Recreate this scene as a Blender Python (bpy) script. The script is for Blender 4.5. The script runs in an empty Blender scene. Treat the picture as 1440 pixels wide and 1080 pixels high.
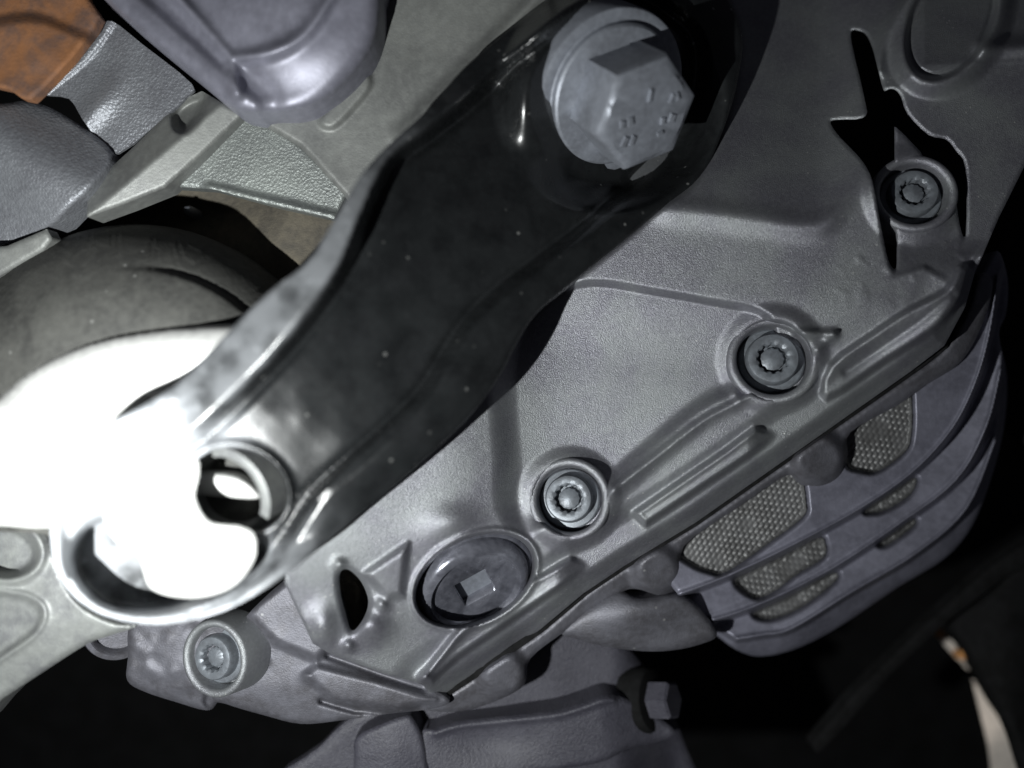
import bpy, math, random
import numpy as np
from mathutils import Vector, Matrix
random.seed(4)
np.random.seed(4)

# ------------------------------------------------------------------ camera, world, lamp
K = 0.000135           # metres per unit of measure at the casing plane
D = 1100.0             # camera height above the casing plane, same unit
CX, CY = 720.0, 540.0
sc = bpy.context.scene
COL = sc.collection

cam_d = bpy.data.cameras.new('camera')
cam = bpy.data.objects.new('camera', cam_d)
COL.objects.link(cam)
cam.location = (0, 0, D * K)
cam_d.sensor_width = 36.0
cam_d.lens = 36.0 * D / 1440.0
cam_d.clip_start = 0.005
cam_d.clip_end = 20.0
cam_d.dof.use_dof = True
cam_d.dof.focus_distance = (D + 20) * K
cam_d.dof.aperture_fstop = 5.0
sc.camera = cam

world = bpy.data.worlds.new('World')
sc.world = world
world.use_nodes = True
world.node_tree.nodes['Background'].inputs[0].default_value = (0.6, 0.62, 0.75, 1)
world.node_tree.nodes['Background'].inputs[1].default_value = 0.03

LAMP = (-430, -330, 900)
lamp_d = bpy.data.lights.new('torch', 'POINT')
lamp_d.energy = 1.3
lamp_d.color = (0.97, 1.0, 0.99)
lamp_d.shadow_soft_size = 0.0011
lamp = bpy.data.objects.new('torch', lamp_d)
COL.objects.link(lamp)
lamp.location = [c * K for c in LAMP]
# the bright middle of the same torch's beam
beam_d = bpy.data.lights.new('torch_beam', 'SPOT')
beam_d.energy = 0.75
beam_d.color = (0.97, 1.0, 0.99)
beam_d.spot_size = math.radians(44)
beam_d.spot_blend = 1.0
beam_d.shadow_soft_size = 0.0011
beam = bpy.data.objects.new('torch_beam', beam_d)
COL.objects.link(beam)
beam.location = [(LAMP[0] + 4) * K, LAMP[1] * K, LAMP[2] * K]
beam.rotation_euler = (Vector((-500, -95, 170)) - Vector(LAMP)).to_track_quat('-Z', 'Y').to_euler()

sc.view_settings.view_transform = 'Standard'
sc.view_settings.look = 'None'
sc.view_settings.exposure = 0.0
sc.view_settings.gamma = 1.0
sc.cycles.max_bounces = 6


# ------------------------------------------------------------------ measuring helpers
def spline(pts, n=6, closed=True):
    """Catmull-Rom through the points"""
    p = np.array(pts, float)
    m = len(p)
    out = []
    rng = range(m) if closed else range(m - 1)
    for i in rng:
        if closed:
            a, b, c, d = p[(i - 1) % m], p[i], p[(i + 1) % m], p[(i + 2) % m]
        else:
            a, b, c, d = p[max(i - 1, 0)], p[i], p[i + 1], p[min(i + 2, m - 1)]
        for k in range(n):
            t = k / n
            out.append(0.5 * ((2 * b) + (-a + c) * t + (2 * a - 5 * b + 4 * c - d) * t * t
                              + (-a + 3 * b - 3 * c + d) * t ** 3))
    if not closed:
        out.append(p[-1])
    return np.array(out)


def ellipse(cx, cy, rx, ry, ang=0.0, n=48):
    a = np.linspace(0, 2 * np.pi, n, endpoint=False)
    c, s = math.cos(math.radians(ang)), math.sin(math.radians(ang))
    x, y = rx * np.cos(a), ry * np.sin(a)
    return np.stack([cx + x * c - y * s, cy + x * s + y * c], 1)


def seg_dist(U, V, a, b):
    d = b - a
    L = max(float(d @ d), 1e-9)
    t = np.clip(((U - a[0]) * d[0] + (V - a[1]) * d[1]) / L, 0, 1)
    return np.hypot(U - a[0] - t * d[0], V - a[1] - t * d[1])


def sd(poly, U, V, margin=90.0):
    """signed distance to a closed polygon, negative inside; far away clipped"""
    poly = np.asarray(poly, float)
    lo, hi = poly.min(0) - margin, poly.max(0) + margin
    out = np.full(U.shape, margin)
    m = (U >= lo[0]) & (U <= hi[0]) & (V >= lo[1]) & (V <= hi[1])
    u, v = U[m], V[m]
    if u.size == 0:
        return out
    best = np.full(u.shape, 1e9)
    ins = np.zeros(u.shape, bool)
    n = len(poly)
    for i in range(n):
        a, b = poly[i], poly[(i + 1) % n]
        best = np.minimum(best, seg_dist(u, v, a, b))
        if a[1] != b[1]:
            c = ((a[1] > v) != (b[1] > v)) & (u < (b[0] - a[0]) * (v - a[1]) / (b[1] - a[1]) + a[0])
            ins ^= c
    out[m] = np.where(ins, -best, best)
    return out


def dl(line, U, V, margin=70.0):
    """distance to an open polyline"""
    line = np.asarray(line, float)
    lo, hi = line.min(0) - margin, line.max(0) + margin
    out = np.full(U.shape, margin * 1.5)
    m = (U >= lo[0]) & (U <= hi[0]) & (V >= lo[1]) & (V <= hi[1])
    if not m.any():
        return out
    u, v = U[m], V[m]
    best = np.full(u.shape, 1e9)
    for i in range(len(line) - 1):
        best = np.minimum(best, seg_dist(u, v, line[i], line[i + 1]))
    out[m] = best
    return out


def ss(a, b, x):
    t = np.clip((x - a) / (b - a), 0, 1)
    return t * t * (3 - 2 * t)


def gauss(U, V, cx, cy, sx, sy=None, ang=0.0):
    sy = sy or sx
    c, s = math.cos(math.radians(ang)), math.sin(math.radians(ang))
    x, y = (U - cx) * c + (V - cy) * s, -(U - cx) * s + (V - cy) * c
    return np.exp(-(x / sx) ** 2 - (y / sy) ** 2)


def softplus(x, w):
    return w * np.logaddexp(0, x / w)


_rt = np.random.rand(257, 257)


def vnoise(U, V, size, seed=0):
    x, y = (0.8 * U + 0.6 * V) / size + seed * 17.3 + 500, (0.8 * V - 0.6 * U) / size + seed * 9.1 + 500
    xi, yi = np.floor(x).astype(int), np.floor(y).astype(int)
    fx, fy = x - xi, y - yi
    fx, fy = fx * fx * (3 - 2 * fx), fy * fy * (3 - 2 * fy)
    g = lambda i, j: _rt[i % 257, j % 257]
    return ((g(xi, yi) * (1 - fx) + g(xi + 1, yi) * fx) * (1 - fy)
            + (g(xi, yi + 1) * (1 - fx) + g(xi + 1, yi + 1) * fx) * fy)


def place(u, v, z):
    s = (D - z) / D * K
    return Vector(((u - CX) * s, (CY - v) * s, z * K))


# ------------------------------------------------------------------ object helpers
def tag(o, label=None, cat=None, group=None, kind=None):
    if label: o['label'] = label
    if cat: o['category'] = cat
    if group: o['group'] = group
    if kind: o['kind'] = kind
    return o


def thing(name, label, cat, at, group=None):
    o = bpy.data.objects.new(name, None)
    o.empty_display_size = 0.004
    COL.objects.link(o)
    o.location = place(*at)
    tag(o, label, cat, group)
    return o


def adopt(o, parent):
    if parent is not None:
        o.parent = parent
        base = Matrix.Identity(4)
        p = parent
        chain = []
        while p is not None:
            chain.append(p)
            p = p.parent
        for p in reversed(chain):
            base = base @ p.matrix_parent_inverse @ p.matrix_basis
        o.matrix_parent_inverse = base.inverted()


def make(name, verts, faces, mat, parent=None, smooth=True, sharp=None, attrs=None):
    me = bpy.data.meshes.new(name)
    me.from_pydata(verts, [], faces)
    return finish(name, me, mat, parent, smooth, sharp, attrs)


def finish(name, me, mat, parent, smooth=True, sharp=None, attrs=None):
    me.update()
    if smooth:
        me.polygons.foreach_set('use_smooth', np.ones(len(me.polygons), bool))
        if sharp:
            me.set_sharp_from_angle(angle=math.radians(sharp))
    for k, val in (attrs or {}).items():
        a = me.attributes.new(k, 'FLOAT', 'POINT')
        a.data.foreach_set('value', np.asarray(val, np.float32))
    me.materials.append(mat)
    o = bpy.data.objects.new(name, me)
    COL.objects.link(o)
    adopt(o, parent)
    return o


def relief(name, outline, zf, mat, parent=None, step=3.0, skirt=30.0, bevel=0.0, holes=(), attrs=None, along=False):
    """a solid pressed or cast piece: a curved front, its cut edge and its own thickness"""
    outline = np.asarray(outline, float)
    lo, hi = outline.min(0) - step, outline.max(0) + step
    us, vs = np.arange(lo[0], hi[0] + step, step), np.arange(lo[1], hi[1] + step, step)
    U, V = np.meshgrid(us, vs)

    def dist(u, v):
        d = sd(outline, u, v, 40.0)
        for h in holes:
            d = np.maximum(d, -sd(h, u, v, 40.0))
        return d
    d = dist(U, V)
    keep = d < 0.45 * step
    cell = keep[:-1, :-1] & keep[1:, :-1] & keep[:-1, 1:] & keep[1:, 1:]
    nv, nu = U.shape
    idx = np.arange(nv * nu).reshape(nv, nu)
    q = np.stack([idx[:-1, :-1][cell], idx[1:, :-1][cell], idx[1:, 1:][cell], idx[:-1, 1:][cell]], 1)
    used, inv = np.unique(q, return_inverse=True)
    q = inv.reshape(q.shape)
    u, v, dd = U.ravel()[used], V.ravel()[used], d.ravel()[used]
    e = np.concatenate([q[:, [0, 1]], q[:, [1, 2]], q[:, [2, 3]], q[:, [3, 0]]])
    n = len(used)
    key = e[:, 0].astype(np.int64) * n + e[:, 1]
    rkey = e[:, 1].astype(np.int64) * n + e[:, 0]
    be = e[~np.isin(key, rkey)]
    b = np.unique(be)
    bu, bv = u[b].copy(), v[b].copy()
    for _ in range(3):
        h = 0.4
        d0 = dist(bu, bv)
        gx = (dist(bu + h, bv) - dist(bu - h, bv)) / (2 * h)
        gy = (dist(bu, bv + h) - dist(bu, bv - h)) / (2 * h)
        g = np.maximum(np.hypot(gx, gy), 0.3)
        mv = np.clip(d0, -1.2 * step, 1.2 * step)
        bu -= mv * gx / g
        bv -= mv * gy / g
    u[b], v[b] = bu, bv
    dd[b] = 0
    z = zf(u, v)
    if bevel > 0:
        t = np.clip(1 + dd / bevel, 0, 1)
        z = z - bevel * (1 - np.sqrt(np.maximum(1 - t * t, 0))) * 0.8
    s = (D - z) / D * K
    top = np.stack([(u - CX) * s, (CY - v) * s, z * K], 1)
    # cut edge: its own vertices, straight back
    m = {int(i): k for k, i in enumerate(b)}
    z2 = z[b] - skirt
    s2 = (D - z2) / D * K if along else s[b]
    back = np.stack([(u[b] - CX) * s2, (CY - v[b]) * s2, z2 * K], 1)
    verts = np.concatenate([top, top[b], back])
    nb = len(b)
    bi = np.array([[m[int(x)], m[int(y)]] for x, y in be])
    sk = np.stack([n + bi[:, 1], n + bi[:, 0], n + nb + bi[:, 0], n + nb + bi[:, 1]], 1)
    F = np.concatenate([q, sk])
    me = bpy.data.meshes.new(name)
    me.vertices.add(len(verts))
    me.vertices.foreach_set('co', verts.astype(np.float32).ravel())
    me.loops.add(F.size)
    me.loops.foreach_set('vertex_index', F.astype(np.int32).ravel())
    me.polygons.add(len(F))
    me.polygons.foreach_set('loop_start', np.arange(0, F.size, 4, dtype=np.int32))
    me.update(calc_edges=True)
    me.validate()
    at = {}
    for k, f in (attrs or {}).items():
        a = f(u, v)
        at[k] = np.concatenate([a, a[b], a[b]])
    return finish(name, me, mat, parent, True, None, at)


def frame(n):
    n = Vector(n).normalized()
    x = Vector((1, 0, 0)) - n * n.x
    x.normalize()
    y = n.cross(x)
    return x, y, n


def lathe(name, prof, at, axis, mat, parent=None, seg=48, sharp=40, spin=0.0, scale=1.0):
    """profile rows (radius, height[, shape]); shape: None round, ('lobe', n, amp), 'hex', 'square'"""
    c = place(*at)
    s = (D - at[2]) / D * K * scale
    x, y, n = frame(axis)
    verts, faces = [], []
    for row in prof:
        r, h = row[0], row[1]
        sh = row[2] if len(row) > 2 else None
        for k in range(seg):
            a = 2 * math.pi * k / seg
            rr = r
            if sh == 'hex':
                rr = r * math.cos(math.pi / 6) / math.cos((a % (math.pi / 3)) - math.pi / 6)
            elif sh == 'square':
                rr = r * math.cos(math.pi / 4) / math.cos((a % (math.pi / 2)) - math.pi / 4)
            elif sh:
                rr = r * (1 + sh[2] * math.cos(sh[1] * a))
            aa = a + spin
            verts.append(c + (x * math.cos(aa) * rr + y * math.sin(aa) * rr + n * h) * s)
    for i in range(len(prof) - 1):
        for k in range(seg):
            k2 = (k + 1) % seg
            faces.append((i * seg + k, i * seg + k2, (i + 1) * seg + k2, (i + 1) * seg + k))
    if prof[-1][0] > 0.01:
        faces.append(tuple((len(prof) - 1) * seg + k for k in range(seg)))
    return make(name, verts, faces, mat, parent, True, sharp)


# ------------------------------------------------------------------ materials
def px(n):
    return 1.0 / (n * K)


def mat(name, col, col2=None, rough=0.5, metal=0.0, grain=3.0, bump=0.3, blotch=60.0, specks=0.0, dust_glare=None,
        dust_glare_col=(0.3, 0.32, 0.35), coat=0.0, scratch=0.0, fleck=0.0, wear=0.35, spec=0.5, pit=26):
    m = bpy.data.materials.new(name)
    m.use_nodes = True
    nt = m.node_tree
    N, L = nt.nodes, nt.links
    bs = N['Principled BSDF']
    bs.inputs['Metallic'].default_value = metal
    bs.inputs['Specular IOR Level'].default_value = spec
    bs.inputs['Coat Weight'].default_value = coat
    bs.inputs['Coat Roughness'].default_value = 0.2
    tc = N.new('ShaderNodeTexCoord')

    def noise(size, detail=4.0, rgh=0.55, dist=0.0):
        t = N.new('ShaderNodeTexNoise')
        t.inputs['Scale'].default_value = px(size)
        t.inputs['Detail'].default_value = detail
        t.inputs['Roughness'].default_value = rgh
        t.inputs['Distortion'].default_value = dist
        L.new(tc.outputs['Object'], t.inputs['Vector'])
        return t.outputs['Fac']

    def ramp(src, a, b):
        r = N.new('ShaderNodeMapRange')
        r.interpolation_type = 'SMOOTHSTEP'
        r.inputs['From Min'].default_value = a
        r.inputs['From Max'].default_value = b
        L.new(src, r.inputs['Value'])
        return r.outputs['Result']

    def mix(f, a, b):
        x = N.new('ShaderNodeMix')
        x.data_type = 'RGBA'
        if isinstance(f, float): x.inputs['Factor'].default_value = f
        else: L.new(f, x.inputs['Factor'])
        for s, val in ((x.inputs[6], a), (x.inputs[7], b)):
            if isinstance(val, tuple): s.default_value = (*val, 1)
            else: L.new(val, s)
        return x.outputs[2]

    def math_(op, a, b):
        x = N.new('ShaderNodeMath')
        x.operation = op
        for s, val in ((x.inputs[0], a), (x.inputs[1], b)):
            if isinstance(val, (int, float)): s.default_value = val
            else: L.new(val, s)
        return x.outputs[0]

    col2 = col2 or tuple(c * 0.62 for c in col)
    big = noise(blotch, 6.0, 0.62, 0.4)
    c = mix(ramp(big, 0.36, 0.66), col2, col)
    fine = noise(grain * 3.2, 3.0)
    c = mix(math_('MULTIPLY', ramp(fine, 0.35, 0.75), wear), c, tuple(min(x * 1.45, 0.9) for x in col))
    r = math_('ADD', math_('MULTIPLY', big, 0.28), rough - 0.14)
    if specks > 0:
        v = N.new('ShaderNodeTexVoronoi')
        v.inputs['Scale'].default_value = px(pit)
        L.new(tc.outputs['Object'], v.inputs['Vector'])
        sp = math_('MULTIPLY', math_('SUBTRACT', 1.0, ramp(v.outputs['Distance'], 0.05, 0.12)), ramp(noise(70), 0.48, 0.6))
        c = mix(math_('MULTIPLY', sp, specks), c, (0.6, 0.6, 0.58))
    if dust_glare:
        at = N.new('ShaderNodeAttribute')
        at.attribute_name = dust_glare
        dn = math_('MULTIPLY', at.outputs['Fac'], math_('ADD', 0.25, math_('MULTIPLY', ramp(noise(40, 3.0, 0.5, 0.0), 0.3, 0.62), 0.75)))
        dn2 = math_('MULTIPLY', at.outputs['Fac'], math_('MULTIPLY', ramp(noise(15, 3.0), 0.55, 0.75), 0.5))
        dn = math_('MINIMUM', math_('ADD', math_('ADD', dn, dn2), math_('MULTIPLY', math_('POWER', at.outputs['Fac'], 4.0), 0.6)), 1.0)
        c = mix(dn, c, dust_glare_col)
        r = math_('ADD', r, math_('MULTIPLY', dn, 0.3))
        cw = math_('MULTIPLY', math_('SUBTRACT', 1.0, dn), coat)
        L.new(cw, bs.inputs['Coat Weight'])
    L.new(c, bs.inputs['Base Color'])
    L.new(math_('MINIMUM', math_('MAXIMUM', r, 0.08), 1.0), bs.inputs['Roughness'])
    h = noise(grain, 3.0, 0.6)
    if scratch > 0:
        mp = N.new('ShaderNodeMapping')
        mp.inputs['Scale'].default_value = (1, 0.08, 1)
        mp.inputs['Rotation'].default_value = (0, 0, 0.7)
        L.new(tc.outputs['Object'], mp.inputs['Vector'])
        t = N.new('ShaderNodeTexNoise')
        t.inputs['Scale'].default_value = px(5)
        L.new(mp.outputs['Vector'], t.inputs['Vector'])
        h = math_('ADD', h, math_('MULTIPLY', t.outputs['Fac'], scratch))
    if fleck > 0:
        v = N.new('ShaderNodeTexVoronoi')
        v.inputs['Scale'].default_value = px(grain * 2.0)
        L.new(tc.outputs['Object'], v.inputs['Vector'])
        h = math_('ADD', h, math_('MULTIPLY', v.outputs['Distance'], fleck))
    h = math_('ADD', h, math_('MULTIPLY', noise(grain * 7, 3.0), 0.22))
    bp = N.new('ShaderNodeBump')
    bp.inputs['Strength'].default_value = bump
    bp.inputs['Distance'].default_value = 1.6 * K
    L.new(h, bp.inputs['Height'])
    L.new(bp.outputs['Normal'], bs.inputs['Normal'])
    return m


M = dict(
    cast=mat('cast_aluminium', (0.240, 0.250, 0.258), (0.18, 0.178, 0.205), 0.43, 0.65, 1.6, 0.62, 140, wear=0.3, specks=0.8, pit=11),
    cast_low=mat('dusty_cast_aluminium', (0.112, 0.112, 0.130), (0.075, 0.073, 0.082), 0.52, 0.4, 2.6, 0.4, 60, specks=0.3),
    steel=mat('zinc_steel', (0.23, 0.245, 0.28), (0.17, 0.18, 0.205), 0.45, 0.4, 2.4, 0.12, 60),
    bolt=mat('coated_bolt_steel', (0.16, 0.175, 0.195), (0.12, 0.128, 0.142), 0.45, 0.4, 2.4, 0.2, 22),
    bright=mat('bright_zinc', (0.56, 0.56, 0.545), (0.46, 0.46, 0.45), 0.5, 0.1, 3, 0.15, 80),
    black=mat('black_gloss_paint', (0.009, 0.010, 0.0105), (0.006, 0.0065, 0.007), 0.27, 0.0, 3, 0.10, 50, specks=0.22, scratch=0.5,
              dust_glare='dust_glare', dust_glare_col=(0.52, 0.54, 0.57), coat=0.3, spec=0.3),  # pale colour serves both the dust and the painted overexposure
    rubber=mat('dusty_rubber', (0.068, 0.068, 0.063), (0.04, 0.04, 0.038), 0.7, 0.0, 3, 0.3, 60, specks=0.2, spec=0.25),
    frame=mat('subframe_casting', (0.18, 0.187, 0.18), (0.13, 0.133, 0.137), 0.5, 0.3, 3, 0.3, 60),
    purple=mat('bracket_casting', (0.21, 0.21, 0.255), (0.16, 0.16, 0.195), 0.45, 0.35, 4, 0.12, 90),
    plate=mat('grey_plate', (0.165, 0.17, 0.162), (0.13, 0.133, 0.13), 0.5, 0.3, 3, 0.2, 80),
    foil=mat('embossed_foil', (0.24, 0.25, 0.27), (0.2, 0.205, 0.225), 0.42, 0.55, 2.0, 0.5, 90, fleck=0.9),
    rough=mat('sparkling_cast_plate', (0.19, 0.205, 0.195), (0.15, 0.16, 0.157), 0.42, 0.5, 1.9, 0.45, 80, fleck=0.7),
    rust=mat('rust', (0.21, 0.09, 0.035), (0.11, 0.062, 0.045), 0.8, 0.0, 4, 0.5, 45),
    brown=mat('brown_grit', (0.085, 0.074, 0.054), (0.045, 0.04, 0.032), 0.85, 0.0, 3, 0.8, 60),
    cover=mat('shield_metal', (0.165, 0.165, 0.205), (0.12, 0.12, 0.15), 0.46, 0.4, 3, 0.2, 70),
    mesh=mat('woven_mesh', (0.12, 0.12, 0.122), (0.085, 0.084, 0.084), 0.5, 0.3, 3, 0.2, 40),
    plastic=mat('grained_black_plastic', (0.05, 0.049, 0.062), (0.034, 0.033, 0.044), 0.55, 0.0, 2.2, 0.6, 70, fleck=0.5),
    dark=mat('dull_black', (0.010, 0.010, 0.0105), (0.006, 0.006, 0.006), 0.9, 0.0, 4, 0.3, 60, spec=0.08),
    darkplug=mat('dark_plug', (0.15, 0.153, 0.18), (0.08, 0.082, 0.10), 0.24, 0.5, 3, 0.1, 35, coat=0.5),
    white=mat('pale_floor', (0.62, 0.56, 0.5), (0.55, 0.5, 0.45), 0.7, 0.0, 4, 0.1, 60),
    tape=mat('orange_tape', (0.5, 0.24, 0.08), None, 0.7, 0.0, 4, 0.1, 60),
)

# ------------------------------------------------------------------ setting
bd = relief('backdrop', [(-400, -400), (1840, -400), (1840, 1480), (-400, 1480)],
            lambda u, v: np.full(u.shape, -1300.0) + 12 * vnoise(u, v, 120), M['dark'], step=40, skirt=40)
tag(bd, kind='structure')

# ------------------------------------------------------------------ gearbox
gb = thing('gearbox', 'large grey aluminium gearbox casing behind the black arm, splined bolts along its edge',
           'gearbox', (950, 560, 0))

ARM = spline([(72, 745), (78, 705), (100, 655), (150, 600), (215, 562), (262, 528), (335, 452), (385, 405), (432, 368), (470, 310),
              (505, 250), (545, 205), (600, 155), (650, 98), (705, 50), (770, -2), (840, -45), (930, -60), (1005, -30), (1042, 40),
              (1038, 110), (1018, 180), (985, 250), (935, 290), (870, 345), (800, 402), (755, 440), (728, 480), (705, 525), (672, 572),
              (635, 612), (560, 680), (480, 745), (405, 806), (330, 852), (268, 872), (210, 878), (150, 866), (105, 838), (80, 798)], 5)
SEAM = [(1371, 383), (1357, 432), (1328, 486), (1281, 522), (1169, 601), (1122, 634), (978, 735), (879, 795),
        (821, 834), (760, 885), (677, 943), (612, 985)]
SHOULDER = np.array([(700, 330), (880, 287), (960, 284), (1060, 296), (1130, 305), (1170, 296), (1225, 250), (1300, 200)], float)
SHOULDER = spline(SHOULDER, 8, False)
PLATEAU = spline([(742, 715), (735, 640), (729, 560), (731, 495), (745, 452), (772, 420), (808, 408), (850, 405), (920, 417),
                  (1000, 431), (1075, 450), (1075, 500), (1050, 545), (985, 582), (920, 632), (860, 678), (810, 720)], 5)
LOWR = np.array([(1199, -60), (1202, 50), (1222, 140), (1228, 168), (1232, 245), (1240, 310), (1257, 388), (1300, 375),
                 (1345, 400), (1420, 300), (1500, 200), (1500, -60)], float)
SHADOW_CLEFT = np.array([(1194, 41), (1208, 43), (1218, 47), (1227, 66), (1234, 95), (1243, 132), (1257, 140), (1258, 190), (1258, 300), (1261, 350),
                  (1261, 382), (1250, 372), (1243, 340), (1237, 310), (1231, 275), (1225, 247), (1213, 226), (1196, 208), (1178, 190), (1166, 172),
                  (1172, 168), (1222, 168), (1216, 140), (1209, 108), (1201, 78)], float)
for _k in range(2):                       # round this opening, cut to read as cast shadow
    _n = np.roll(SHADOW_CLEFT, -1, 0)
    SHADOW_CLEFT = np.stack([0.75 * SHADOW_CLEFT + 0.25 * _n, 0.25 * SHADOW_CLEFT + 0.75 * _n], 1).reshape(-1, 2)
SHADOW_SLOT = spline([(1243, 134), (1254, 125), (1266, 134), (1276, 160), (1306, 190), (1330, 196), (1344, 212), (1358, 238),
               (1358, 332), (1350, 318), (1342, 276), (1322, 250), (1296, 240), (1270, 238), (1300, 224), (1272, 190), (1255, 172)], 3)
POCKET = spline([(478, 806), (490, 801), (508, 818), (518, 845), (511, 870), (495, 887), (486, 862), (479, 834)], 4)
RIB_R = np.array([(893, 722), (960, 676), (1021, 634), (1062, 603), (1094, 612), (1020, 661), (908, 736)], float)
RIB_L = np.array([(803, 786), (829, 796), (735, 860), (641, 925), (606, 957), (592, 954), (640, 893), (720, 835)], float)
RIB_U = spline([(1168, 514), (1227, 470), (1281, 434), (1330, 408), (1349, 376), (1362, 380), (1349, 425), (1310, 465),
                (1245, 507), (1162, 560)], 3)
EDGE_A = spline([(862, 684), (920, 634), (985, 581), (1032, 557)], 6, False)
BOLTS = [(801, 702, 58), (1087, 506, 63), (1285, 273, 57)]
BAX = (-0.16, 0.17, 0.95)


def gear_z(U, V):
    z = -0.05 * (U - 850) + 0.10 * softplus(U - 850, 45) + 0.24 * softplus(770 - U, 22) * ss(430, 560, V)
    # upper hump with its shoulder
    vs = np.interp(U, SHOULDER[:, 0], SHOULDER[:, 1])
    svd = V - vs
    up = 24 - 0.60 * softplus(-svd, 11) - 0.02 * softplus(svd, 9) + 0.07 * (U - 1000)
    up = up + 10 * np.exp(-((svd - 12) / 17) ** 2) * ss(880, 950, U) * ss(1210, 1160, U)
    mask = ss(520, 410, V - 0.02 * (U - 900)) * ss(640, 800, U + 0.5 * (450 - V))
    z = z * (1 - mask) + up * mask
    # low right side beyond the cliff
    d = sd(LOWR, U, V)
    drop = ss(5, -5, d) * ss(405, 330, V)
    zr = -8 + 0.05 * (U - 1280) + 0.12 * (V - 200)
    z = z * (1 - drop) + np.minimum(z, zr) * drop
    # elliptical cap and the ridges round it, top right
    e = sd(ellipse(1338, 28, 58, 92, 28), U, V)
    z += drop * (26 * ss(30, 2, e) * ss(-10, 2, e) + 10 * ss(-4, -14, e))
    z += 14 * np.exp(-(dl(spline([(1236, 100), (1243, 60), (1262, 20), (1300, -30)], 5, False), U, V) / 9) ** 2)
    z += 16 * np.exp(-(dl([(1385, 68), (1450, 66)], U, V) / 13) ** 2)
    # recessed plateau
    p = sd(PLATEAU, U, V)
    w = 13 + 32 * ss(780, 730, U) * ss(430, 500, V)
    z -= 27 * ss(0, 1, 1 - np.clip(p / w, 0, 1))
    # swelling left of it and toward the drain plug
    z += 5 * gauss(U, V, 640, 640, 60, 120, 0)
    z += 13 * gauss(U, V, 632, 735, 36, 24, -10)
    z -= 0.30 * softplus(V - 770, 14) * ss(800, 720, U)
    # edge strip: ribs and valley
    s = dl(SEAM, U, V)
    z -= 16 * ss(78, 48, s) * ss(520, 620, U + 0.0 * V) * ss(1330, 1200, U)
    z += 27 * np.exp(-(dl(EDGE_A, U, V) / 13) ** 2)
    for q, tp in ((RIB_R, ss(1090, 1040, U)), (RIB_L, ss(826, 780, U))):
        z += 5 * np.exp(-(dl(np.concatenate([q, q[:1]]), U, V) / 4.5) ** 2) * ss(-6, 4, dl(EDGE_A, U, V) - 18) * tp
    z += 28 * ss(6, -5, sd(RIB_R, U, V)) * ss(1096, 1050, U) + 28 * ss(6, -5, sd(RIB_L, U, V)) * ss(832, 780, U) + 26 * ss(6, -5, sd(RIB_U, U, V))
    z -= 5 * np.exp(-(dl([(1190, 522), (1290, 455), (1340, 415)], U, V) / 6) ** 2)
    z -= 24 * ss(26, 0, s)
    # bosses
    for bx, by, r in BOLTS:
        dd = np.hypot(U - bx, V - by)
        z += 12 * ss(r + 20, r - 4, dd)
        z -= 40 * ss(r - 6, r - 14, dd)
    # web from the middle boss to the right
    z += 12 * np.exp(-(dl([(1120, 468), (1172, 470)], U, V) / 6) ** 2)
    z += 9 * np.exp(-(dl([(1172, 470), (1150, 492)], U, V) / 6) ** 2)
    # lower left corner: almond pocket and its lumps
    z += 22 * gauss(U, V, 523, 882, 24, 20) + 12 * gauss(U, V, 478, 795, 9, 9) + 16 * gauss(U, V, 490, 908, 9, 8)
    z += 14 * gauss(U, V, 537, 850, 9) + 20 * gauss(U, V, 455, 880, 20, 26)
    wedge = sd([(574, 764), (567, 838), (545, 842), (512, 806)], U, V)
    z += 16 * ss(6, -8, wedge)
    z -= 8 * ss(9, 0, sd(POCKET, U, V))
    z += 12 * np.exp(-(dl([(594, 955), (640, 897), (660, 872)], U, V) / 7) ** 2)
    z += 10 * gauss(U, V, 596, 953, 9)
    # seat of the plug
    e = sd(ellipse(668, 815, 92, 60, -27), U, V)
    z += 7 * ss(10, 0, e)
    m = ss(2, -8, e)
    z = z * (1 - m) + (-46 - 0.456 * (U - 664) - 0.633 * (V - 818)) * m
    # room for the arm
    z -= 60 * ss(6, -30, sd(ARM, U, V)) * ss(480, 360, V)
    z -= 45 * ss(-8, -45, sd(ARM, U, V)) * ss(360, 480, V)
    # casting unevenness and chips
    z += 0.5 * (vnoise(U, V, 75, 1) + vnoise(V, U, 48, 31) - 1) + 0.1 * (vnoise(U, V, 17, 2) - .5)
    z += 1.4 * ss(0.62, 0.9, vnoise(U, V, 13, 3)) * gauss(U, V, 1240, 385, 55, 40)
    z += 1.6 * ss(0.6, 0.9, vnoise(U, V, 11, 5)) * gauss(U, V, 1350, 375, 26, 40)
    return z


HOUSING = [(420, 560), (700, 250), (880, -40), (1470, -40), (1450, 215), (1405, 305)] + SEAM + \
          [(594, 962), (540, 947), (462, 918), (440, 905), (400, 820)]
relief('housing', HOUSING, gear_z, M['cast'], gb, step=2.3, skirt=34, bevel=5, holes=[POCKET, SHADOW_SLOT, SHADOW_CLEFT], along=True)  # slot and cleft: black openings added in place of a cast shadow
relief('pocket_wall', POCKET - (POCKET - POCKET.mean(0)) * -0.25, lambda u, v: -62 - 0.5 * (u - 480) + 0.3 * np.abs(v - 845) + 14 * gauss(u, v, 503, 838, 12, 20), M['brown'], gb, step=2.5, skirt=10)

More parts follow.
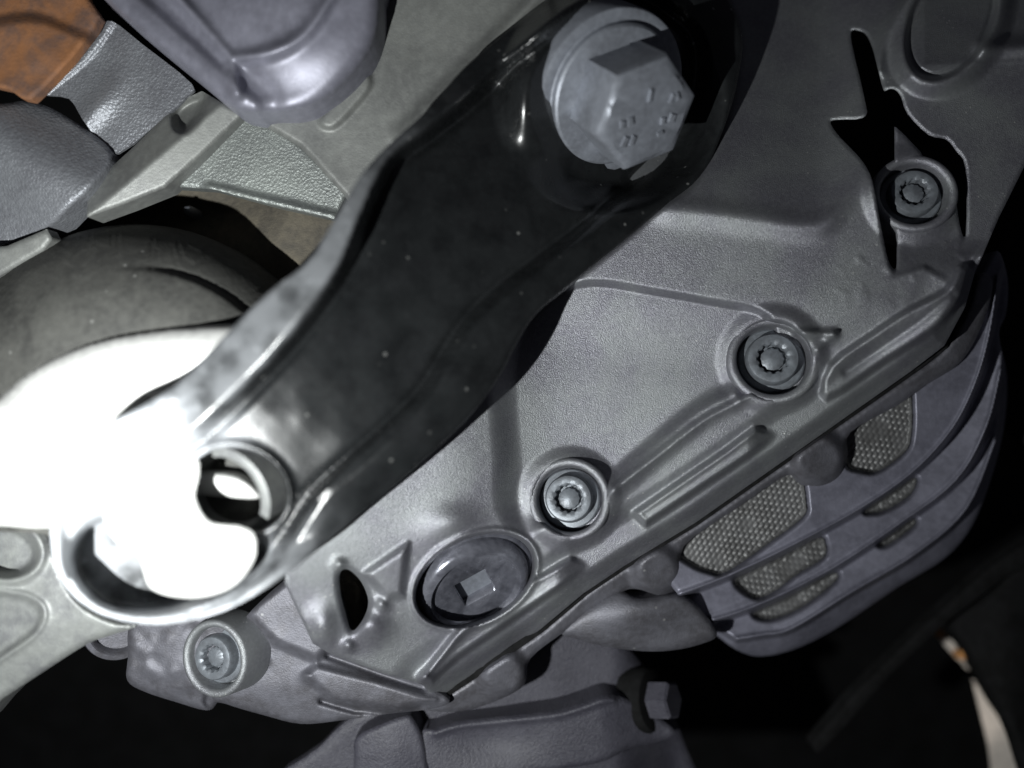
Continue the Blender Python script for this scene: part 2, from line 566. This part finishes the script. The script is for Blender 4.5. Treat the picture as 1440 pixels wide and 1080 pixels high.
# lower half of the joint, with its round lobes
FLANGE = spline([(600, 998), (625, 982), (688, 940), (765, 887), (826, 834), (883, 797), (982, 737), (1126, 637), (1175, 603), (1287, 525),
                 (1333, 488), (1363, 434), (1377, 386), (1396, 396), (1384, 450), (1352, 508), (1300, 543), (1262, 570),
                 (1196, 608), (1192, 640), (1182, 674), (1156, 690), (1128, 682), (1108, 668), (1040, 712), (962, 768),
                 (962, 812), (936, 838), (893, 828), (866, 838), (800, 884), (746, 926), (738, 962), (702, 984), (650, 1000)], 4)


def flange_z(U, V):
    s = dl(SEAM, U, V)
    z = -54 + 0.02 * (U - 850) - 0.5 * s
    for bx, by, r in ((1152, 645, 40), (925, 803, 36), (708, 948, 36)):
        z += 22 * ss(r + 8, r - 16, np.hypot(U - bx, V - by))
    return z + 2 * (vnoise(U, V, 26, 4) - .5)


_s = np.array(SEAM)
GASKET = np.concatenate([_s + (-3, -3), (_s + (3, 4))[::-1]])
relief('gasket', GASKET, lambda u, v: -56 + 0.02 * (u - 850) + 4 * vnoise(u, v, 9, 21), M['dark'], gb, step=2.5, skirt=14)
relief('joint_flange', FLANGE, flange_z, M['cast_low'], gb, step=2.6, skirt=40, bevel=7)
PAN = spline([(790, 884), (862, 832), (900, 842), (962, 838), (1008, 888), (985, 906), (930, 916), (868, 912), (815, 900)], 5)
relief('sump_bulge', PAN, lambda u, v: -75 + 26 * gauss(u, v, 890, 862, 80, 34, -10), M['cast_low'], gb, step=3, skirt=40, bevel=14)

# lower left casting of the gearbox
LOWER = spline([(322, 905), (345, 868), (395, 820), (452, 782), (468, 800), (478, 850), (492, 890), (476, 915), (540, 942), (592, 962),
                (632, 984), (612, 996), (545, 1004), (480, 1013), (424, 1018), (372, 1006), (318, 990), (298, 978)], 4)


def lower_z(U, V):
    z = -34 + 0 * U
    z += 20 * ss(6, -10, sd([(340, 860), (452, 778), (494, 888), (445, 930), (385, 905)], U, V))
    z += 15 * ss(8, -6, sd([(430, 950), (445, 936), (530, 958), (612, 984), (560, 996), (470, 985)], U, V))
    z -= 16 * np.exp(-(dl([(452, 986), (500, 1000), (560, 1004), (592, 996)], U, V) / 4) ** 2)
    z -= 14 * np.exp(-(dl([(462, 922), (540, 950), (596, 968)], U, V) / 5) ** 2)
    z -= 0.35 * softplus(V - 970, 10)
    z += 8 * gauss(U, V, 432, 952, 8) + 8 * gauss(U, V, 372, 928, 7)
    return z + 2 * (vnoise(U, V, 30, 6) - .5)


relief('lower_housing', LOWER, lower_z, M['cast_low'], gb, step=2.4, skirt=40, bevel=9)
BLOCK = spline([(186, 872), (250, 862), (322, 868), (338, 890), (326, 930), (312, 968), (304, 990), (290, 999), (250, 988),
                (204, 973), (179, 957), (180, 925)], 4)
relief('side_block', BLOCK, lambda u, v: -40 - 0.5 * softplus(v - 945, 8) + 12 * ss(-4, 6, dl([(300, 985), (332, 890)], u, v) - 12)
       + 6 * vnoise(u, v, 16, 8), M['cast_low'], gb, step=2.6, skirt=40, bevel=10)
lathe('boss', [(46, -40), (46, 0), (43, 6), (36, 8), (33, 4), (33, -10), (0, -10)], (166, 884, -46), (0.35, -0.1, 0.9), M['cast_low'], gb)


def splined_bolt(bx, by, r, zc, ax):
    k = r / 60.0
    lathe('boss', [(r * 1.06, -46), (r, 2), (r * 0.97, 5.5), (r * 0.9, 7), (r * 0.825, 5), (r * 0.79, 1), (r * 0.775, -30), (0, -30)],
          (bx, by, zc), ax, M['cast'], gb, 56, 50)
    b = lathe('bolt', [(44 * k, -22), (44 * k, -13), (42 * k, -11), (35 * k, -10), (34.5 * k, -6), (34 * k, 4), (32 * k, 7), (28 * k, 8),
                       (22 * k, 7.4), (19.5 * k, 5, ('lobe', 12, 0.06)), (19 * k, -9, ('lobe', 12, 0.07)), (14 * k, -9)],
              (bx - 1, by - 1, zc - 9 * k), ax, M['bolt'], gb, 72, 35)
    lathe('socket_bottom', [(15.5 * k, -9), (15 * k, -1.5, ('lobe', 12, 0.03)), (12 * k, 0.6), (0, 1.4)], (bx - 1, by - 1, zc - 9 * k), ax, M['bolt'], b, 48, 35)


for (bx, by, r), zc in zip(BOLTS, (0, 8, 10)):
    splined_bolt(bx, by, r, zc, BAX)
splined_bolt(304, 925, 54, -6, (-0.30, 0.05, 0.93))

# drain plug
PAX = (0.36, -0.50, 0.79)
plug = lathe('drain_plug', [(93, -20), (93, 0), (91, 5), (86, 7), (84, 5), (83, 3), (82, 9), (78, 17), (72, 21), (66, 21), (64, 18), (62, 13), (36, 13, 'square'), (34, 12, 'square'), (32, -2, 'square')],
             (664, 818, -38), PAX, M['darkplug'], gb, 72, 50, spin=-0.45)
lathe('square_socket', [(32.5, -3, 'square'), (32.5, -1, 'square'), (0, -1)], (664, 818, -38), PAX, M['steel'], plug, 72, 30, spin=-0.45)

# ------------------------------------------------------------------ ribbed shield with mesh
sh = thing('heat_shield', 'ribbed grey purple metal shield in three stepped ledges with mesh windows, right of the gearbox', 'heat shield',
           (1200, 760, -120))
SH_OUT = spline([(1330, 470), (1376, 392), (1402, 352), (1417, 392), (1415, 440), (1405, 470), (1416, 530), (1412, 600), (1394, 672),
                 (1368, 738), (1330, 784), (1262, 826), (1185, 878), (1125, 910), (1072, 923), (1036, 914), (1004, 890), (985, 868),
                 (955, 838), (940, 800), (1000, 735), (1110, 660), (1250, 560)], 4)
LIP1 = spline([(948, 839), (985, 826), (1030, 808), (1100, 775), (1200, 722), (1280, 668), (1338, 606), (1372, 540), (1392, 470), (1404, 390)], 5, False)
LIP2 = spline([(1003, 873), (1050, 858), (1110, 832), (1175, 798), (1262, 740), (1345, 676), (1388, 600), (1408, 520)], 5, False)
LIP3 = spline([(1036, 899), (1075, 893), (1115, 884), (1200, 832), (1290, 778), (1360, 715), (1400, 620)], 5, False)
INNER = [(1430, 330), (1300, 400), (900, 700), (880, 800)]
REG = [np.concatenate([l, np.array(INNER, float)]) for l in (LIP1, LIP2, LIP3)]
MESHES = [
    spline([(948, 768), (1000, 728), (1060, 690), (1104, 660), (1126, 672), (1133, 706), (1128, 728), (1075, 768), (1022, 804), (998, 804), (970, 792)], 4),
    spline([(1190, 592), (1240, 566), (1276, 546), (1282, 572), (1281, 612), (1272, 636), (1236, 662), (1212, 662), (1190, 650)], 4),
    spline([(1034, 818), (1060, 802), (1100, 783), (1150, 757), (1160, 764), (1158, 784), (1120, 808), (1088, 832), (1062, 840)], 4),
    spline([(1218, 718), (1256, 692), (1284, 673), (1288, 680), (1277, 698), (1248, 716), (1230, 721)], 4),
    spline([(1060, 864), (1080, 853), (1112, 838), (1168, 807), (1177, 814), (1150, 838), (1116, 860), (1082, 871)], 4),
    spline([(1236, 764), (1262, 746), (1284, 730), (1286, 738), (1264, 756), (1246, 767)], 4)]


def shield_z(U, V):
    d1, d2, d3 = (sd(r, U, V) for r in REG)
    z = -62 - 0.05 * (U - 1000)
    z = z - 52 * ss(-2, 7, d1) - 50 * ss(-2, 7, d2) - 40 * ss(-2, 7, d3)
    z += 0.6 * np.clip(d1 - 4, 0, 34) + 0.6 * np.clip(d2 - 4, 0, 34)
    for l in (LIP1, LIP2, LIP3):
        z += 10 * np.exp(-(dl(l, U, V) / 3.6) ** 2)
    z -= 1.1 * np.clip(d3 - 8, 0, 80)
    for m in MESHES:
        z -= 24 * ss(7, -5, sd(m, U, V))
    return z + 2.0 * (vnoise(U, V, 45, 7) - .5)


relief('shield_panel', SH_OUT, shield_z, M['cover'], sh, step=1.7, skirt=30, bevel=8)
for i, mpoly in enumerate(MESHES):
    def mz(U, V, m=mpoly):
        z = shield_z(U, V) + 5
        a = (U * 0.70 - V * 0.71)
        b = (U * 0.80 + V * 0.60)
        row = np.floor(b / 6.9)
        return z + 3.4 * (0.35 + 0.65 * ss(.25, .6, vnoise(U, V, 22, 19))) * np.abs(np.sin(np.pi * b / 6.9)) ** .8 * np.abs(np.sin(np.pi * (a / 9.6 + 0.5 * (row % 2)))) ** .45
    relief('mesh_window', mpoly, mz, M['mesh'], sh, step=1.2, skirt=6)

# ------------------------------------------------------------------ torque arm
arm = thing('torque_arm', 'black painted pressed steel torque arm with raised edges, running from lower left to upper right', 'engine mount', (560, 440, 120))
IN_L = spline([(88, 850), (92, 790), (120, 735), (170, 690), (236, 640), (282, 612), (345, 552), (405, 490), (452, 430), (490, 372), (520, 300), (556, 228), (604, 190), (655, 150),
               (720, 90), (770, 50), (830, 10), (900, -10)], 6, False)
IN_R = spline([(170, 905), (260, 878), (330, 838), (390, 775), (440, 700), (505, 640), (562, 588), (600, 545), (645, 472), (690, 420), (780, 350), (880, 270), (950, 200), (985, 120), (980, 50), (930, 5)], 6, False)
AX0, AX1 = np.array([230., 750.]), np.array([880., 125.])
AXD = (AX1 - AX0) / np.hypot(*(AX1 - AX0))
ALEN = np.hypot(*(AX1 - AX0))
CHANNEL = np.concatenate([IN_L, IN_R[::-1]])
CUP = spline([(108, 752), (146, 720), (200, 722), (290, 745), (352, 752), (374, 772), (352, 808), (300, 842), (215, 862), (150, 856), (112, 826), (99, 788)], 5)
EYE = ellipse(332, 690, 73, 60, 18)


def arm_z(U, V):
    t = ((U - AX0[0]) * AXD[0] + (V - AX0[1]) * AXD[1]) / ALEN
    c = (U - AX0[0]) * (-AXD[1]) + (V - AX0[1]) * AXD[0]      # + toward lower right
    bs_ = spline([(-.3, 192), (-.1, 192), (.1, 190), (.35, 181), (.6, 128), (.85, 36), (1.0, -18), (1.15, -40), (1.4, -50)], 10, False)
    base = np.interp(t, bs_[:, 0], bs_[:, 1])
    d = sd(CHANNEL, U, V, 120)
    out = sd(ARM, U, V, 60)
    left = ss(12, -30, c + 20)
    z = base - (0.16 - 0.13 * ss(.45, .9, t)) * c
    # walls that rise out of the channel
    up = ss(-10, 16, d)
    z += (left * (14 + 38 * ss(.22, .5, t)) + 26 * (1 - left)) * up
    z -= 0.5 * softplus(d - 34, 6) * (1 - left) * ss(0.05, .25, t)
    z -= 0.38 * softplus(d - 26, 8) * left
    z -= 6 * np.exp(-((d + 8) / 7) ** 2)
    # seat round the upper bolt
    e = np.hypot(U - 858, V - 137)
    z += ss(168, 112, e) * (14 - 0.45 * (U - 858) - 0.62 * (V - 132))
    z += 11 * np.exp(-(dl([(440, 702), (500, 644), (562, 588), (600, 548), (645, 478)], U, V) / 7) ** 2) * ss(.5, .3, t)
    # hollow at the lower end
    z -= 56 * ss(5, -14, sd(CUP, U, V))
    z += 22 * ss(-26, -4, out) * ss(.20, .06, t)
    z += 8 * np.exp(-((sd(EYE, U, V) - 4) / 6) ** 2)
    return z + 1.6 * (vnoise(U, V, 34, 9) - .5)


def arm_dust_glare(U, V):
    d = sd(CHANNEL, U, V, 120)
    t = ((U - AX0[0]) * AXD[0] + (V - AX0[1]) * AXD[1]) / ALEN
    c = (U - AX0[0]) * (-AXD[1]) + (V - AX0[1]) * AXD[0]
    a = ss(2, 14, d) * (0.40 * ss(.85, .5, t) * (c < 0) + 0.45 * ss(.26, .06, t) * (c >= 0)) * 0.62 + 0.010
    a = np.maximum(a, 0.8 * ss(.17, .0, t))  # this and the next line paint in torch overexposure, not dust
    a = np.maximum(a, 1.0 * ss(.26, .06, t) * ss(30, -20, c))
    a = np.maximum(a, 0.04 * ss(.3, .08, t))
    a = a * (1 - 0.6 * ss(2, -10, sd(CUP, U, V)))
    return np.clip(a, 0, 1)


relief('arm_plate', ARM, arm_z, M['black'], arm, step=2.4, skirt=16, bevel=5, holes=[EYE], attrs={'dust_glare': arm_dust_glare})
HAX = (0.40, -0.56, 0.72)
hb = lathe('hex_bolt', [(114, -40), (114, 8), (112, 12), (106, 14), (98, 13), (96, 14), (95, 22), (92, 25), (80, 27), (72, 28),
                        (77, 29, 'hex'), (77, 94, 'hex'), (74, 100, 'hex'), (67, 103, 'hex'), (58, 103.8), (0, 103.8)],
           (856, 130, 22), HAX, M['steel'], arm, 72, 28, spin=math.radians(12))
# raised marks on the head
c0 = place(856, 130, 22)
xx, yy, nn = frame(HAX)
s0 = (D - 22) / D * K
mv, mf = [], []
for (a, b, w, h, r) in [(-38, -6, 6, 10, 0), (-26, -4, 7, 11, .2), (-32, -30, 7, 14, -.4), (-20, -30, 5, 13, -.3), (0, 26, 4, 16, -.1),
                        (34, 18, 5, 12, -.4), (42, 20, 4, 11, .4), (38, -8, 8, 11, -.3), (24, -10, 6, 9, 0), (22, -26, 8, 5, .3)]:
    i = len(mv)
    for dz in (103, 107):
        for sx, sy in ((-1, -1), (1, -1), (1, 1), (-1, 1)):
            k = 1.0 if dz == 103 else .72
            x_, y_ = sx * w * .62 * k, sy * h * .62 * k
            xr, yr = x_ * math.cos(r) - y_ * math.sin(r) + a, x_ * math.sin(r) + y_ * math.cos(r) + b
            mv.append(c0 + (xx * xr + yy * yr + nn * dz) * s0)
    mf += [(i + 4, i + 5, i + 6, i + 7)] + [(i + k, i + (k + 1) % 4, i + 4 + (k + 1) % 4, i + 4 + k) for k in range(4)]
make('head_marking', mv, mf, M['steel'], hb, True, 30)
# bright fastening in the lower end
NUT = spline([(205, 645), (168, 680), (147, 722), (152, 745), (168, 765), (196, 782), (202, 802), (212, 826), (240, 838), (278, 840),
              (318, 830), (345, 808), (360, 780), (358, 752), (338, 740), (300, 736), (284, 722), (274, 696), (280, 668), (276, 644), (240, 634)], 4)
relief('clamp_bolt', NUT, lambda u, v: 200 + 16 * gauss(u, v, 250, 760, 90, 80), M['bright'], arm, step=2.6, skirt=26, bevel=3, along=True)
SHANK = spline([(235, 672), (285, 664), (330, 668), (356, 684), (364, 700), (330, 700), (272, 694), (240, 690)], 5)
relief('bolt_shank', SHANK, lambda u, v: 150 + 10 * gauss(u, v, 300, 680, 60, 20), M['bright'], arm, step=2.4, skirt=60, bevel=8)
lathe('bush_sleeve', [(70, -60), (70, -2), (67, 0), (56, 0), (54, -3), (52, -60), (0, -62)], (320, 694, 158), (-0.34, -0.3, 0.88), M['frame'], arm, 48, 40)

# ------------------------------------------------------------------ round rubber mount
rm = thing('rubber_mount', 'round dusty rubber mount with a broad pale metal disc, left behind the black arm', 'engine mount', (180, 640, 40))
_e = ellipse(190, 642, 306, 327, 0, 96)
RING = np.concatenate([_e[_e[:, 1] < 640], np.array([(400, 700), (300, 760), (150, 790), (60, 750), (-60, 745), (-110, 700)], float)])
RINGC = _e
DISC = spline([(-70, 620), (0, 558), (54, 515), (126, 482), (217, 463), (325, 456), (352, 458), (340, 500), (262, 556), (205, 590), (140, 640),
               (104, 690), (96, 735), (60, 744), (0, 740), (-70, 740)], 5)


def ring_z(U, V):
    d = sd(RINGC, U, V, 400)
    t = np.clip(-d / 150.0, 0, 1)
    z = -30 + 160 * np.sqrt(np.clip(1 - (1 - t) ** 2, 0, 1))
    z -= 9 * ss(66, 54, -d) * ss(150, 260, U) + 5 * np.exp(-((-d - 60) / 4) ** 2) * ss(150, 260, U)
    return z + 3 * (vnoise(U, V, 40, 10) - .5)


relief('rubber_ring', RING, ring_z, M['rubber'], rm, step=3, skirt=60)
CRESC = spline([(70, 720), (84, 686), (110, 640), (150, 601), (210, 562)], 6, False)


def disc_z(U, V):
    return 158 - 14 * np.exp(-(dl(CRESC, U, V) / 7) ** 2) + 1.5 * vnoise(U, V, 50, 15)


relief('metal_disc', DISC, disc_z, M['bright'], rm, step=3, skirt=130, bevel=40)

# ------------------------------------------------------------------ subframe at the lower left
sf = thing('subframe', 'grey cast subframe corner with oval pockets at the lower left edge', 'subframe', (40, 860, 100))
SUB = spline([(-60, 730), (0, 735), (60, 742), (84, 800), (110, 845), (155, 872), (192, 880), (160, 892), (122, 906), (60, 945), (4, 982), (-60, 1020)], 4)
OV1 = ellipse(6, 775, 50, 38, 8)
OV2 = spline([(-40, 842), (20, 838), (52, 850), (58, 868), (45, 890), (10, 915), (-40, 940)], 5)


def sub_z(U, V):
    z = 84 - 0.25 * softplus(V - 920 + 0.45 * U, 8)
    e = sd(OV1, U, V)
    z += -34 * ss(2, -12, e) + 8 * np.exp(-((e - 4) / 6) ** 2)
    e = sd(OV2, U, V)
    z += -9 * ss(6, -6, e) + 5 * np.exp(-((e - 4) / 5) ** 2)
    return z + 2 * (vnoise(U, V, 30, 11) - .5)


relief('casting', SUB, sub_z, M['frame'], sf, step=2.8, skirt=50, bevel=10)

# ------------------------------------------------------------------ upper left
br = thing('mount_bracket', 'purple grey cast bracket with Y shaped rib at the top edge', 'bracket', (390, 60, 60))
BRK = spline([(128, -40), (150, 2), (200, 48), (270, 105), (318, 146), (348, 158), (395, 158), (440, 148), (480, 122), (515, 82), (532, 40),
              (536, -10), (530, -50), (300, -60)], 4)


def brk_z(U, V):
    z = 110 + 0 * U
    rim = dl([(140, -30), (345, 152)], U, V)
    z += 8 * ss(28, 12, rim)
    z -= 5 * np.exp(-((rim - 40) / 14) ** 2)
    rib = np.full(U.shape, 200.0)
    for l in ([(235, -20), (325, 82)], [(325, 82), (333, 130)], spline([(325, 82), (380, 74), (430, 46), (468, -10)], 5, False)):
        rib = np.minimum(rib, dl(l, U, V))
    z += 15 * np.exp(-(rib / 10) ** 2)
    z -= 22 * ss(0, 80, np.hypot(U - 420, V + 10) - 75)
    z += 9 * gauss(U, V, 400, -10, 60, 40)
    return z


relief('bracket_body', BRK, brk_z, M['purple'], br, step=2.8, skirt=60, bevel=22)
gp = thing('side_casting', 'smooth grey casting between the purple bracket and the upper edge of the black arm', 'casting', (480, 170, 20))
GPL = spline([(345, 150), (420, 60), (500, -40), (830, -50), (800, 20), (690, 120), (600, 210), (520, 300), (478, 268), (420, 205)], 3)


def gpl_z(U, V):
    z = 22 - 0.1 * (V - 150) - 0.05 * (U - 500)
    a = sd(spline([(450, 170), (478, 136), (508, 96), (522, 118), (500, 150), (468, 180)], 4), U, V)
    z += 8 * ss(5, -5, a)
    z += 14 * np.exp(-(dl([(566, 190), (660, 96), (760, -10)], U, V) / 12) ** 2)
    return z + 2 * (vnoise(U, V, 50, 12) - .5)


relief('casting_body', GPL, gpl_z, M['plate'], gp, step=3, skirt=40, bevel=8)
tp = thing('cast_plate', 'sparkling rough grey cast plate above the round rubber mount', 'plate', (360, 230, 10))
TPL = np.array([(232, 262), (296, 200), (338, 160), (372, 158), (430, 210), (490, 268), (470, 308), (390, 290), (300, 266)], float)
relief('plate_face', TPL, lambda u, v: 4 - 0.12 * (v - 230) + 8 * ss(12, 0, dl([(296, 266), (390, 287), (470, 306)], u, v)), M['rough'], tp, step=3, skirt=20, bevel=4)
lathe('cone_stud', [(8, -60), (7, 4), (4, 14), (0, 17)], (268, 297, -84), (0, 0, 1), M['steel'], tp, 20)
bb = thing('brown_backing', 'rough brown backing wall in shadow behind the cast plate and rubber mount', 'casting', (330, 320, -60))
relief('backing_face', np.array([(80, 320), (110, 300), (200, 255), (330, 250), (500, 290), (470, 420), (380, 430), (200, 380), (90, 380)], float),
       lambda u, v: -110 + 50 * ss(300, 420, u + .6 * (v - 300)), M['brown'], bb, step=3.4, skirt=20)
cb = thing('angled_bar', 'two faced grey metal bar lying diagonally between silver foil sheet and rough cast plate', 'bar', (220, 220, 40))
BAR = np.array([(124, 264), (182, 212), (240, 156), (262, 138), (284, 128), (318, 148), (344, 160), (290, 212), (232, 264), (172, 288), (122, 306)], float)


def bar_z(U, V):
    n = (U - 124) * 0.64 + (V - 300) * 0.77
    z = 40 - 0.55 * np.abs(n - 2)
    z = np.where(n < 2, 40 + 0.75 * (n - 2), 40 - 0.30 * (n - 2))
    z -= 30 * ss(6, -10, sd(spline([(243, 158), (262, 140), (288, 134), (284, 160), (262, 184), (246, 180)], 4), U, V))
    return z


relief('bar_body', BAR, bar_z, M['plate'], cb, step=2.6, skirt=40, bevel=4)
fo = thing('foil_sheet', 'silver embossed foil heat sheet beside the rusty plate at the upper left', 'heat shield', (170, 130, 10))
FOIL = spline([(58, 132), (78, 118), (108, 78), (140, 40), (158, 30), (200, 62), (270, 118), (262, 136), (240, 158), (165, 216), (138, 196), (116, 168), (96, 138)], 3)


def foil_z(U, V):
    z = 6 + 10 * gauss(U, V, 128, 160, 18, 46, 40) - 0.06 * (V - 120) + 0.06 * (U - 170)
    z += 5 * ss(3, -3, (U - 82) * .70 + (V - 108) * .70 - 8 + 4 * np.sin(V / 18)) * ss(170, 150, U)
    return z + 3 * (vnoise(U, V, 40, 13) - .5)


relief('foil_face', FOIL, foil_z, M['foil'], fo, step=2.6, skirt=5)
ru = thing('rusty_plate', 'rusty orange brown steel plate in the upper left corner', 'plate', (50, 50, 50))
RUST = np.array([(-60, -60), (112, -60), (122, -4), (141, 24), (132, 42), (100, 84), (62, 124), (44, 141), (30, 138), (14, 126), (-60, 110)], float)
relief('plate_face', RUST, lambda u, v: 40 + 14 * ss(18, 40, v - .12 * u + 10 * np.sin(u / 30)) + 5 * vnoise(u, v, 30, 14), M['rust'], ru, step=3, skirt=14, bevel=5)
pi = thing('grey_pipe', 'thick smooth grey pipe end at the left edge below the rusty plate', 'pipe', (50, 230, 0))
PIPE = spline([(-60, 140), (0, 146), (44, 142), (100, 168), (158, 216), (130, 262), (98, 292), (66, 322), (10, 346), (-60, 366)], 4)
relief('pipe_wall', PIPE, lambda u, v: -10 + 60 * np.exp(-((.55 * u - .83 * v + 165) / 80) ** 2), M['foil'], pi, step=3, skirt=50, bevel=8)
cl = thing('tan_clip', 'short tan metal edge below the grey pipe at the left edge', 'clip', (30, 345, 20))
relief('clip_face', np.array([(-60, 352), (10, 346), (66, 322), (74, 336), (62, 352), (0, 388), (-60, 410)], float), lambda u, v: 24 - .2 * (v - 350), M['plate'], cl, step=3, skirt=24, bevel=5)

# ------------------------------------------------------------------ bottom
pn = thing('undertray', 'grained dark purple plastic undertray below the gearbox', 'panel', (700, 980, -190))
TRAY = spline([(400, 1110), (450, 1050), (510, 1000), (640, 960), (760, 880), (800, 870), (870, 900), (920, 960), (960, 1040), (960, 1120), (700, 1140)], 4)
relief('tray_face', TRAY, lambda u, v: -150 - .1 * (u - 700) - 80 * ss(860, 960, u), M['plastic'], pn, step=5, skirt=20, bevel=8)
cbm = thing('support_arm', 'black grained plastic support arm lying along the bottom edge', 'arm', (720, 1040, -130))
SUP = spline([(592, 1034), (612, 1024), (645, 1014), (700, 1008), (780, 999), (820, 988), (855, 977), (888, 986), (925, 1008), (950, 1032),
              (915, 1046), (885, 1052), (850, 1070), (800, 1080), (700, 1092), (602, 1110)], 4)
relief('arm_body', SUP, lambda u, v: -100 - .05 * (u - 700) - 40 * ss(840, 940, u) + 7 * np.exp(-(dl(SUP[4:26] + np.array([0, 8]), u, v) / 4) ** 2)
       - 14 * gauss(u, v, 690, 1040, 60, 30), M['plastic'], cbm, step=2.6, skirt=50, bevel=7)
SLV = spline([(502, 1036), (536, 1018), (572, 1006), (582, 1012), (594, 1036), (600, 1070), (604, 1110), (508, 1110), (498, 1060)], 3)
relief('end_sleeve', SLV, lambda u, v: -92 + 14 * gauss(u, v, 545, 1060, 50, 80), M['plastic'], cbm, step=2.8, skirt=50, bevel=9)
hx = thing('dark_bolt', 'dark hexagon flange bolt at the right end of the support arm', 'bolt', (922, 985, -150))
lathe('bolt_flange', [(44, -30), (44, 0), (40, 5), (30, 7), (0, 7)], (914, 984, -165), (0.75, 0.2, 0.55), M['dark'], hx)
lathe('bolt_head', [(27, 0, 'hex'), (27, 30, 'hex'), (23, 33, 'hex'), (0, 33)], (918, 984, -160), (0.75, 0.2, 0.55), M['plastic'], hx, 48, 30)
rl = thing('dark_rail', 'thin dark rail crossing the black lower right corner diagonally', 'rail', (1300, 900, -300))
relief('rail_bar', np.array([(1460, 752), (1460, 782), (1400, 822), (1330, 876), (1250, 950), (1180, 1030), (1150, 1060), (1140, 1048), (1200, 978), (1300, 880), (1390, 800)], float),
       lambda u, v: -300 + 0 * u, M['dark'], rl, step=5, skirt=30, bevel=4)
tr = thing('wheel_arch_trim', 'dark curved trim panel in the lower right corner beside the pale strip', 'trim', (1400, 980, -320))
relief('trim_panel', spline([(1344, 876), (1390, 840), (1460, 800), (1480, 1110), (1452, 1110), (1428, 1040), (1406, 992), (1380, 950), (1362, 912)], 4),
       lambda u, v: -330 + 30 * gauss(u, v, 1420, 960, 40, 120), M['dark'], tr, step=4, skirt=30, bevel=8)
ws = thing('pale_strip', 'narrow pale strip of daylit floor with orange tape ends, in the lower right corner', 'floor strip', (1370, 980, -500))
STRIP = spline([(1324, 900), (1340, 902), (1362, 940), (1384, 980), (1404, 1010), (1424, 1050), (1444, 1110), (1404, 1110), (1392, 1050), (1380, 1000), (1366, 950), (1344, 924)], 4)
relief('strip_face', STRIP, lambda u, v: -500 + 0 * u, M['white'], ws, step=3, skirt=8)
for a in ((1322, 891), (1350, 921)):
    relief('tape', ellipse(a[0], a[1], 9, 6, 35, 16), lambda u, v: -494 + 0 * u, M['tape'], ws, step=2, skirt=6)
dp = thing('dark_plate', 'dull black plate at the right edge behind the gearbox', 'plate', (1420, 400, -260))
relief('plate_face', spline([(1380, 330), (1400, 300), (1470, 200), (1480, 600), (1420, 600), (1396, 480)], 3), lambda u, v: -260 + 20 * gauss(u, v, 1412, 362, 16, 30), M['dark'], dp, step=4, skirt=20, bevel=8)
rb = thing('rusty_lug', 'small dim rusty lug under the right end of the support arm', 'bracket', (910, 1060, -160))
relief('lug_face', spline([(872, 1072), (896, 1052), (930, 1044), (958, 1060), (965, 1110), (880, 1110)], 4), lambda u, v: -300 + 16 * gauss(u, v, 915, 1065, 30, 20), M['brown'], rb, step=2.5, skirt=30, bevel=8)
# daylight that reaches the floor beyond the car
fl_d = bpy.data.lights.new('daylight', 'SPOT')
fl_d.energy = 0.035
fl_d.color = (1.0, 0.93, 0.86)
fl_d.spot_size = math.radians(34)
fl_d.spot_blend = 0.6
fl_d.shadow_soft_size = 0.004
fl = bpy.data.objects.new('daylight', fl_d)
COL.objects.link(fl)
tgt = place(1372, 985, -500)
src = place(1372, 985, -500) + Vector((-0.02, -0.03, 0.03))
fl.location = src
fl.rotation_euler = (tgt - src).to_track_quat('-Z', 'Y').to_euler()
